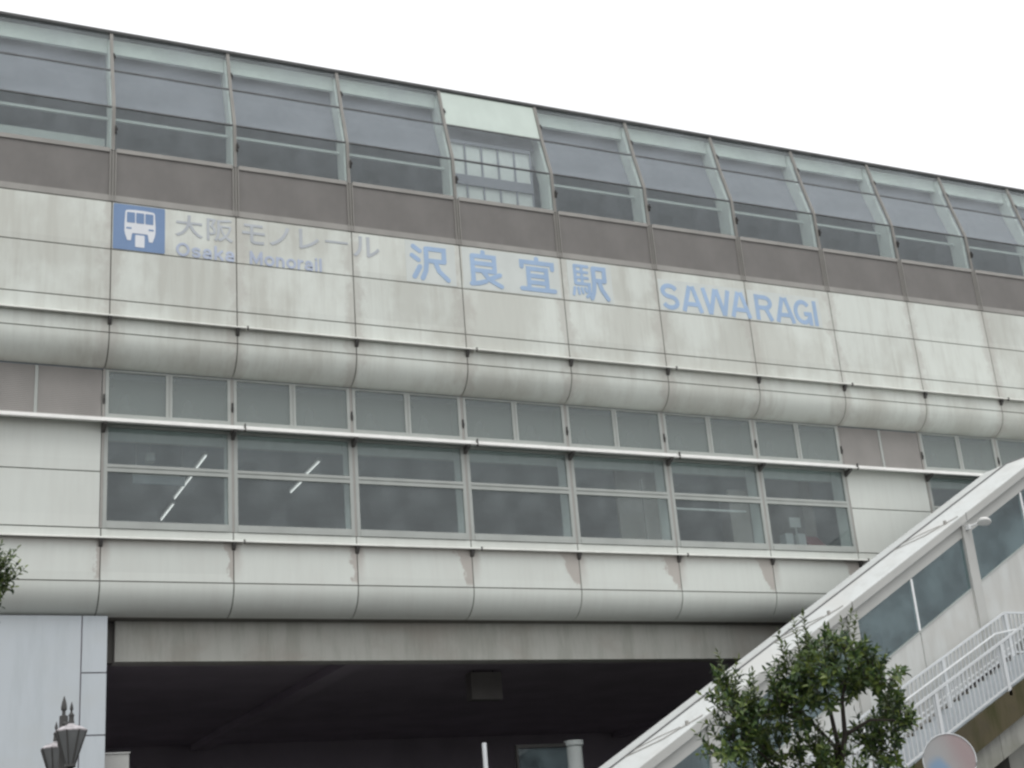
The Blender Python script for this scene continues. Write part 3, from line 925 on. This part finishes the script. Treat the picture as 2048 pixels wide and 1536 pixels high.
MB().tube([(-0.3, 0, -0.05), (-0.3, 0, 0.03)], 0.02, 6).tube([(0.3, 0, -0.05), (0.3, 0, 0.03)], 0.02, 6).build('hanger', M['dark'], bx)
wb = empty('wall_box', (0.27, 1.2, 5.0), 'pale grey box fixed to the pier at the edge of the dark underpass', 'box')
MB().sweep([(0, -0.3), (0, 0.29), (0.5, 0.29), (0.5, -0.3)], [0.0, 0.64]).build('box_case', M['escfasc'], wb)
MB().box(-0.004, 0.66, -0.03, 0.53, 0.295, 0.325).build('box_lid', M['escwall'], wb)

# ------------------------------------------------------------------ escalator enclosure
ME = math.tan(R(30))
def EZ(x):
    if x < 23.8:
        return ME * x
    if x < 25.0:
        return ME * 23.8 + 0.33 * (x - 23.8)
    return ME * 23.8 + 0.396
XS = [6.5, 23.8, 25.0, 30.0]
es = empty('escalator_enclosure', (6.5, -3.0, 0), 'pale roofed escalator enclosure climbing diagonally to the station', 'escalator')
EB = Vector((6.5, -3.0, 0))
def eb(mb, name, mat, parent=None, smooth=False):
    mb.v = [(x - EB.x, y - EB.y, z - EB.z) for x, y, z in mb.v]
    return mb.build(name, mat, parent or es, smooth)
eb(MB().sweep([(-4.12, -2.385), (-4.12, -2.165), (-4.10, -2.145), (-3.42, -1.905), (-2.6, -1.90), (-1.42, -2.16), (-1.42, -2.385), (-2.6, -2.05), (-3.4, -2.2), (-4.05, -2.385)], XS, EZ), 'roof', M['escroof'], smooth=False)
eb(MB().sweep([(-3.45, -1.91), (-3.45, -1.875), (-3.40, -1.875), (-3.40, -1.899)], XS, EZ), 'ridge_strip', M['transom'])
eb(MB().sweep([(-4.123, -2.375), (-4.123, -2.18), (-4.1205, -2.18), (-4.1205, -2.375)], XS, EZ), 'eave_fascia', M['escfasc'])
eb(MB().sweep([(-4.00, -2.715), (-4.00, -2.405), (-3.90, -2.405), (-3.90, -2.715)], XS, EZ), 'window_head', M['escfasc'])
eb(MB().sweep([(-4.05, -2.405), (-4.05, -2.386), (-3.92, -2.386), (-3.92, -2.405)], XS, EZ), 'painted_shadow_strip', M['dark'])  # solid dark strip painted in as the shadow line below the eave
PX = [8.55, 12.82, 17.18, 21.34, 25.7, 30.0]
def zoff(a, b, x0, x1, y0, y1):
    return MB().sweep([(y0, a), (y0, b), (y1, b), (y1, a)], [x0, x1] if not (x0 < 23.8 < x1) else [x0, 23.8] + ([25.0] if x1 > 25.0 else []) + [x1], EZ)
for x in PX:
    eb(MB().box(x - 0.15, x + 0.15, -4.06, -3.86, max(0.13, EZ(x) - 6.17), EZ(x) - 2.42), 'post', M['escfasc'])
edges = [6.5] + PX
for a, b in zip(edges, edges[1:]):
    x0, x1 = a + 0.15, b - 0.15
    mid = (a + b) / 2
    f_ = eb(zoff(-4.09, -4.04, x0, x1, -4.0, -3.90), 'window', M['wframe'])
    eb(MB().box(mid - 0.03, mid + 0.03, -3.995, -3.92, EZ(mid) - 4.04, EZ(mid) - 2.73), 'window_bar', M['steel'], f_)
    for p, q in ((x0, mid - 0.03), (mid + 0.03, x1)):
        eb(zoff(-4.04, -2.715, p, q, -3.965, -3.955), 'pane', M['escglass'], f_)
    if EZ(a) - 5.4 > 0.1:
        eb(zoff(-6.15, -4.095, x0, mid - 0.012, -3.985, -3.92), 'wall_panel', M['escwall'])
        eb(zoff(-6.15, -4.095, mid + 0.012, x1, -3.985, -3.92), 'wall_panel', M['escwall'])
eb(MB().sweep([(-1.62, -5.7), (-1.62, -2.3), (-1.5, -2.3), (-1.5, -5.7)], [11, 23.8, 25, 30], EZ), 'rear_wall', M['dimwall'])
eb(MB().sweep([(-3.91, -6.16), (-3.91, -5.25), (-1.63, -5.25), (-1.63, -6.16)], [11.0, 23.8, 25, 30], EZ), 'escalator_truss', M['under'])
eb(MB().sweep([(-3.60, -5.24), (-3.60, -4.3), (-3.50, -4.3), (-3.50, -5.24)], [10.5, 23.8, 25, 30], EZ), 'balustrade', M['dimwall'])
for x in PX[:4]:
    h = EZ(x)
    rod = MB()
    def onroof(xx, y):
        t = (y + 4.12) / 0.70
        return (xx, y, EZ(xx) - 2.145 + t * 0.24 + 0.02)
    rod.tube([onroof(x - 0.25, -4.08), onroof(x - 1.25, -3.82), onroof(x - 2.0, -3.44)], 0.012, 6)
    rod.tube([onroof(x - 0.75, -3.90), onroof(x - 1.25, -3.62), onroof(x - 1.75, -3.44)], 0.010, 6)
    kx, ky, kz = onroof(x - 0.62, -3.97)
    rod.box(kx - 0.03, kx + 0.03, ky - 0.03, ky + 0.03, kz - 0.03, kz + 0.07)
    eb(rod, 'stay_rod', M['frame'])
    eb(MB().box(x - 0.008, x + 0.008, -4.126, -4.1235, h - 2.37, h - 2.16), 'fascia_joint', M['dark'])

fl = empty('flood_light', (21.33, -4.12, 9.72), 'small white flood lamp on top of an escalator enclosure post', 'lamp')
MB().box(-0.05, 0.05, -0.10, 0.06, -0.02, 0.10).build('wall_mount', M['white'], fl)
MB().tube([(0.0, -0.06, 0.05), (0.10, -0.30, 0.09)], 0.03, 8).build('arm', M['white'], fl, True)
hd = MB().lathe([(0.02, -0.05), (0.17, -0.035), (0.18, 0.0), (0.14, 0.05), (0.03, 0.07)], (0, 0, 0), 20)
rm = Matrix.Translation((0.18, -0.42, 0.10)) @ Matrix.Rotation(R(-12), 4, 'X') @ Matrix.Rotation(R(14), 4, 'Y')
hd.v = [tuple(rm @ Vector(p)) for p in hd.v]
hd.build('lamp_head', M['brightrail'], fl, True)

# ------------------------------------------------------------------ outdoor staircase
MS = 0.5
sc = empty('outdoor_staircase', (9.5, -5.4, 0), 'concrete staircase with white railings rising beside the escalator enclosure', 'staircase')
SB = Vector((9.5, -5.4, 0))
LX = 21.75                              # the landing starts here
def SZ(x):
    return MS * min(x, LX)
def sb(mb, name, mat, parent=None, smooth=False):
    mb.v = [(x - SB.x, y - SB.y, z - SB.z) for x, y, z in mb.v]
    return mb.build(name, mat, parent or sc, smooth)
steps = MB()
TR = 0.32
x = LX
while MS * x - 4.50 > 0.2:
    z = MS * x - 4.50
    steps.box(x, x + TR - 0.002 if x < LX else 26, -6.33, -4.30, z - 0.40, z)
    x -= TR
sb(steps, 'steps', M['riser'])
XSS = [9.6, LX, 26]
sb(MB().sweep([(-6.42, -5.20), (-6.42, -4.50), (-6.335, -4.50), (-6.335, -5.20)], XSS, SZ), 'side_stringer', M['moss'])
sb(MB().sweep([(-4.295, -5.20), (-4.295, -4.56), (-4.22, -4.56), (-4.22, -5.20)], XSS, SZ), 'side_stringer', M['moss'])
gd = MB()
cuts = [10.8, 13.4, 16.2, 19.0, LX, 24, 26]
for a, b in zip(cuts, cuts[1:]):
    gd.sweep([(-6.28, -5.80), (-6.28, -5.205), (-4.3, -5.205), (-4.3, -5.80)], [a + 0.008, b - 0.008], SZ)
sb(gd, 'girder', M['girder'])
for px_ in (20.0, 25.0):
    sb(MB().box(px_ - 0.3, px_ + 0.3, -5.7, -5.0, 0.1, SZ(px_) - 5.79), 'column', M['girder'])
def railing(Y, hy, side):
    r = MB()
    rail_x = [10.2, LX, 26]
    r.sweep([(Y - 0.035, -3.43), (Y - 0.035, -3.375), (Y + 0.035, -3.375), (Y + 0.035, -3.43)], rail_x, SZ)
    r.sweep([(Y - 0.025, -4.42), (Y - 0.025, -4.375), (Y + 0.025, -4.375), (Y + 0.025, -4.42)], rail_x, SZ)
    xx = 10.3
    while xx < 26:
        h = SZ(xx)
        r.box(xx - 0.009, xx + 0.009, Y - 0.022, Y + 0.022, h - 4.38 - 0.02, h - 3.42)
        xx += 0.135
    ro = sb(r, 'railing', M['fence'])
    for xx in (10.9, 13.05, 15.15, 17.27, 19.46, 21.75, 24.0):
        h = SZ(xx)
        sb(MB().box(xx - 0.045, xx + 0.045, Y - 0.04, Y + 0.04, h - 4.62, h - 3.44), 'railing_post', M['fence'], ro)
    H = MB().tube([(10.2, hy, SZ(10.2) - 3.69), (21.2, hy, SZ(21.2) - 3.69), (LX + 0.15, hy, SZ(LX) - 3.85), (26, hy, SZ(26) - 3.85)], 0.022, 8)
    for xx in (11, 13, 15, 17.3, 19.5, 21.0):
        H.tube([(xx, hy, SZ(xx) - 3.70), (xx, Y, SZ(xx) - 3.76)], 0.008, 5)
    sb(H, 'handrail', M['steel'], ro, True)
railing(-6.38, -6.26, -1)
railing(-4.36, -4.48, 1)

# ------------------------------------------------------------------ twin lantern
lp = empty('street_lantern', (-2.555, -13.89, 0.13), 'ornate dark lamp post with two lanterns and spear finials before the pier', 'street lamp')
PZ = 0.13
post = MB().lathe([(0.16, 0), (0.16, 0.25), (0.11, 0.32), (0.075, 0.6), (0.06, 2.4), (0.075, 2.45), (0.05, 2.5), (0.045, 3.55), (0.062, 3.58), (0.062, 3.66), (0.05, 3.70), (0.05, 3.92), (0.03, 3.93)], (0, 0, 0), 14)
post.build('post', M['lampmetal'], lp, True)
def spear(z0, s, c=(0, 0)):
    return MB().lathe([(0.022 * s, z0), (0.020 * s, z0 + 0.06 * s), (0.034 * s, z0 + 0.075 * s), (0.037 * s, z0 + 0.095 * s), (0.026 * s, z0 + 0.16 * s), (0.004 * s, z0 + 0.235 * s)], (c[0], c[1], 0), 10)
spear(3.92, 1.0).build('spear_finial', M['lampmetal'], lp, True)
HZ = 3.778 - PZ                         # lantern rim height above the base
ax = (Vector((-2.583, -14.691, 0)) - Vector((-2.534, -13.088, 0))) / 2
for s in (1, -1):
    c = (ax.x * s, ax.y * s)
    RR = 0.178
    ln = MB().lathe([(0.055, HZ - 0.37), (0.06, HZ - 0.355), (RR - 0.008, HZ - 0.02), (RR - 0.008, HZ - 0.005)], (c[0], c[1], 0), 8, R(22.5)).build('lantern', M['lampglass'], lp)
    MB().lathe([(RR, HZ - 0.015), (RR + 0.004, HZ), (RR - 0.01, HZ + 0.01), (0.12, HZ + 0.038), (0.05, HZ + 0.06), (0.035, HZ + 0.075)], (c[0], c[1], 0), 8, R(22.5)).build('lantern_cap', M['lampcap'], ln)
    rbs = MB()
    for i in range(8):
        t = R(22.5 + 45 * i)
        rbs.bar((c[0] + 0.058 * math.cos(t), c[1] + 0.058 * math.sin(t), HZ - 0.37), (c[0] + RR * math.cos(t), c[1] + RR * math.sin(t), HZ - 0.005), 0.014, 0.014)
    rbs.lathe([(0.03, HZ - 0.47), (0.03, HZ - 0.42), (0.065, HZ - 0.40), (0.062, HZ - 0.365), (0.03, HZ - 0.36)], (c[0], c[1], 0), 10)
    rbs.build('lantern_frame', M['lampmetal'], ln)
    fi = spear(HZ + 0.19, 0.55, c)
    fi.lathe([(0.036, HZ + 0.085), (0.03, HZ + 0.11), (0.027, HZ + 0.15), (0.034, HZ + 0.17), (0.014, HZ + 0.20)], (c[0], c[1], 0), 10)
    fi.build('spear_finial', M['lampmetal'], ln, True)
    arm = MB()
    pts = [(ax.x * s * 0.05, ax.y * s * 0.05, HZ - 0.75), (ax.x * s * 0.4, ax.y * s * 0.4, HZ - 0.82), (ax.x * s * 0.8, ax.y * s * 0.8, HZ - 0.72), (ax.x * s, ax.y * s, HZ - 0.46)]
    arm.tube(pts, 0.02, 8)
    # scroll brace from the post head down toward the lantern cap
    arm.tube([(0, 0, HZ + 0.20), (ax.x * s * 0.45, ax.y * s * 0.45, HZ + 0.13), (ax.x * s * 0.92, ax.y * s * 0.92, HZ + 0.11)], 0.014, 6)
    arm.build('arm', M['lampmetal'], lp, True)

# ------------------------------------------------------------------ round sign in the corner
SP = at(1898, 1521, 16.0)
rs = empty('round_sign', (SP.x, SP.y, 0.13), 'sun-faded pinkish round traffic sign with a blue patch at the lower right corner', 'sign')
n = Vector((CAM.x - SP.x, CAM.y - SP.y, 0)).normalized()
rs.rotation_euler.z = math.atan2(n.y, n.x) + math.pi / 2 + R(8)
dz = SP.z - 0.13
disc = MB().lathe([(0.285, -0.012), (0.297, -0.004), (0.297, 0.004), (0.285, 0.012)], (0, 0, 0), 48)
disc.v = [(x, z - 0.045, y) for x, y, z in disc.v]
disc.build('sign_disc', M['signface'], rs, True, (0, 0, dz))
rim = MB().tube([(0.291 * math.cos(R(a)), -0.058, 0.291 * math.sin(R(a))) for a in range(0, 361, 10)], 0.008, 6)
rim.build('sign_rim', M['fence'], rs, True, (0, 0, dz))
MB().tube([(0, 0, 0), (0, 0, dz + 0.2)], 0.03, 10).build('sign_post', M['fence'], rs, True)
MB().box(-0.06, 0.06, -0.032, 0.032, -0.12, -0.08).box(-0.06, 0.06, -0.032, 0.032, 0.08, 0.12).build('sign_clamp', M['lampmetal'], rs, False, (0, 0, dz))

# ------------------------------------------------------------------ trees
def leaf(mb, p, d, nrm, L, wd):
    d = d.normalized()
    s = d.cross(nrm)
    if s.length < 1e-3:
        s = d.cross(Vector((1, 0.3, 0.2)))
    s.normalize()
    u = s.cross(d).normalized()
    tip = p + d * L - u * L * 0.16
    m1 = p + d * L * 0.36
    m2 = p + d * L * 0.72 - u * L * 0.05
    a = s * wd * 0.5
    f = u * wd * 0.18
    vs = [p, m1 + a + f, m1, m1 - a + f, m2 + a * 0.8 + f * 0.7, m2, m2 - a * 0.8 + f * 0.7, tip]
    mb.add(vs, [(0, 2, 1), (0, 3, 2), (2, 5, 4, 1), (3, 6, 5, 2), (5, 7, 4), (6, 7, 5)])

def sprig(lv, tw, p, d, length, nl, rnd, L=0.085):
    d = d.normalized()
    bend = Vector((rnd.uniform(-.3, .3), rnd.uniform(-.3, .3), rnd.uniform(0, .4)))
    pts = []
    for i in range(5):
        t = i / 4
        pts.append(p + d * length * t + bend * length * t * t * 0.5)
    tw.tube(pts, [0.006, 0.005, 0.004, 0.003, 0.002], 5)
    ga = rnd.uniform(0, 6.28)
    for i in range(nl):
        t = 0.18 + 0.82 * i / nl
        k = min(3, int(t * 4))
        q = pts[k].lerp(pts[k + 1], t * 4 - k)
        ax_ = (pts[k + 1] - pts[k]).normalized()
        ga += 2.4
        a = ax_.cross(Vector((0.3, 0.9, 0.1))).normalized()
        b = ax_.cross(a)
        out = a * math.cos(ga) + b * math.sin(ga)
        dd = (out * rnd.uniform(0.7, 1.1) + ax_ * rnd.uniform(0.35, 0.9))
        ll = L * rnd.uniform(0.65, 1.15) * (1 - 0.25 * t)
        leaf(lv, q, dd, (ax_ * 0.8 - out * 0.5 + Vector((0, 0, 0.5))), ll, ll * rnd.uniform(0.36, 0.50))
    leaf(lv, pts[-1], d + bend, Vector((rnd.uniform(-1, 1), rnd.uniform(-1, 1), 0.3)), L * 0.7, L * 0.24)

def make_tree(name, label, base, forks, blobs, shoots, seed, L=0.085, dens=1.0):
    rnd = random.Random(seed)
    e = empty(name, base, label, 'tree', None)
    B = Vector(base)
    tr = MB()
    for pts, r in forks:
        tr.tube([Vector(q) - B for q in pts], [x * 0.75 for x in r], 9)
    lv = MB()
    for c, rad, cnt in blobs:
        c = Vector(c) - B
        for i in range(int(cnt * dens)):
            v = Vector((rnd.gauss(0, 1), rnd.gauss(0, 1), rnd.gauss(0, 1))).normalized()
            q = c + v * rad * rnd.uniform(0.05, 0.95)
            d = v * 0.8 + Vector((rnd.uniform(-.5, .5), rnd.uniform(-.5, .5), rnd.uniform(0.0, 1.0)))
            sprig(lv, tr, q, d, rnd.uniform(0.14, 0.28), rnd.randint(9, 14), rnd, L)
    for a, b in shoots:
        a, b = Vector(a) - B, Vector(b) - B
        sv = MB()
        sprig(sv, sv, a, b - a, (b - a).length, int(8 + (b - a).length * 45), rnd, L * 0.85)
        sv.build('young_shoot', M['shoot'], e)
    tr.build('trunk', M['bark'], e, True)
    lv.build('crown', M['leaf'], e)
    return e

rnd = random.Random(3)
D0 = 14.0
bl = []
for px, py, rp_, c in [(1480, 1440, 50, 26), (1458, 1385, 28, 9), (1560, 1415, 44, 22), (1600, 1350, 44, 20), (1640, 1310, 32, 12), (1655, 1360, 46, 24),
                       (1700, 1300, 26, 8), (1705, 1350, 40, 18), (1745, 1350, 34, 14), (1772, 1360, 26, 9), (1762, 1425, 36, 13), (1805, 1450, 30, 11),
                       (1735, 1490, 40, 15), (1640, 1525, 55, 24), (1560, 1505, 44, 18), (1465, 1500, 40, 16), (1780, 1495, 32, 11), (1520, 1440, 46, 18),
                       (1600, 1400, 40, 18), (1500, 1580, 70, 20), (1600, 1600, 80, 26), (1700, 1590, 70, 24), (1780, 1570, 50, 14), (1620, 1650, 90, 20)]:
    dd = D0 + rnd.uniform(-0.35, 0.45)
    bl.append((at(px, py, dd), rp_ * 0.9 * dd / FPX, c))
shs = []
for tx, ty, bx_, by_ in [(1597, 1246, 1600, 1330), (1608, 1240, 1618, 1330), (1566, 1276, 1572, 1350), (1700, 1232, 1690, 1320), (1712, 1245, 1700, 1330), (1688, 1250, 1690, 1320),
                         (1447, 1318, 1462, 1400), (1504, 1347, 1512, 1420), (1663, 1266, 1655, 1330), (1430, 1402, 1460, 1430), (1770, 1332, 1750, 1380), (1783, 1358, 1770, 1420),
                         (1836, 1440, 1800, 1470), (1634, 1445, 1640, 1500), (1610, 1470, 1640, 1510), (1655, 1290, 1650, 1350), (1440, 1440, 1470, 1470), (1755, 1335, 1735, 1370),
                         (1618, 1280, 1622, 1350), (1580, 1300, 1590, 1360), (1470, 1350, 1475, 1410), (1800, 1400, 1780, 1450)]:
    dd = D0 + rnd.uniform(-0.25, 0.25)
    shs.append((at(bx_, by_, dd), at(tx, ty, dd + rnd.uniform(-0.05, 0.05))))
bz = at(1660, 1536, D0 + 0.05)
tb = (bz.x, bz.y, 0.13)
P_ = lambda a, b, d=0.0: at(a, b, D0 + d)
forks = [([tb, (bz.x + 0.03, bz.y, 1.2), P_(1668, 1640)], [0.085, 0.07, 0.055]),
         ([P_(1668, 1640), P_(1676, 1490), P_(1660, 1420, 0.1), P_(1640, 1340, 0.15)], [0.055, 0.034, 0.026, 0.012]),
         ([P_(1668, 1640), P_(1690, 1470, -0.05), P_(1684, 1400, -0.1), P_(1700, 1320, -0.1)], [0.05, 0.034, 0.026, 0.01]),
         ([P_(1676, 1500), P_(1610, 1430, 0.2), P_(1540, 1400, 0.3), P_(1480, 1400, 0.3)], [0.03, 0.022, 0.016, 0.008]),
         ([P_(1690, 1470), P_(1740, 1440, -0.1), P_(1790, 1440, -0.2)], [0.03, 0.02, 0.008]),
         ([P_(1668, 1600), P_(1560, 1540, 0.2), P_(1480, 1470, 0.2)], [0.03, 0.02, 0.008])]
make_tree('broadleaf_tree', 'small glossy-leaved tree with upright shoots in front of the staircase', tb, forks, bl, shs, 11, 0.115, 1.25)

lc = at(-72, 1165, 11.0)
lb = (lc.x, lc.y, 0.13)
bl2 = [((lc.x + 0.03, lc.y, lc.z), 0.18, 50), ((lc.x - 0.25, lc.y + 0.1, lc.z - 0.1), 0.30, 30), ((lc.x - 0.3, lc.y - 0.1, lc.z + 0.15), 0.22, 16),
       (at(-14, 1145, 11.0), 0.05, 10), (at(-12, 1175, 11.0), 0.055, 12), (at(-22, 1200, 11.05), 0.05, 10)]
sh2 = [(at(-20, 1150, 11.0), at(26, 1108, 10.95)), (at(-20, 1180, 11.0), at(30, 1150, 10.97)), (at(-20, 1195, 11.0), at(18, 1172, 11.0)), (at(-20, 1215, 11.0), at(8, 1190, 11.0))]
f2 = [([lb, (lc.x - 0.05, lc.y, 2.0), (lc.x - 0.02, lc.y, lc.z - 0.3), (lc.x - 0.1, lc.y, lc.z + 0.1)], [0.07, 0.055, 0.03, 0.01]),
      ([(lc.x - 0.02, lc.y, lc.z - 0.4), at(-5, 1180, 11.0)], [0.02, 0.006])]
make_tree('broadleaf_tree', 'tree of which only a leafy tuft enters at the left edge', lb, f2, bl2, sh2, 5, 0.075)
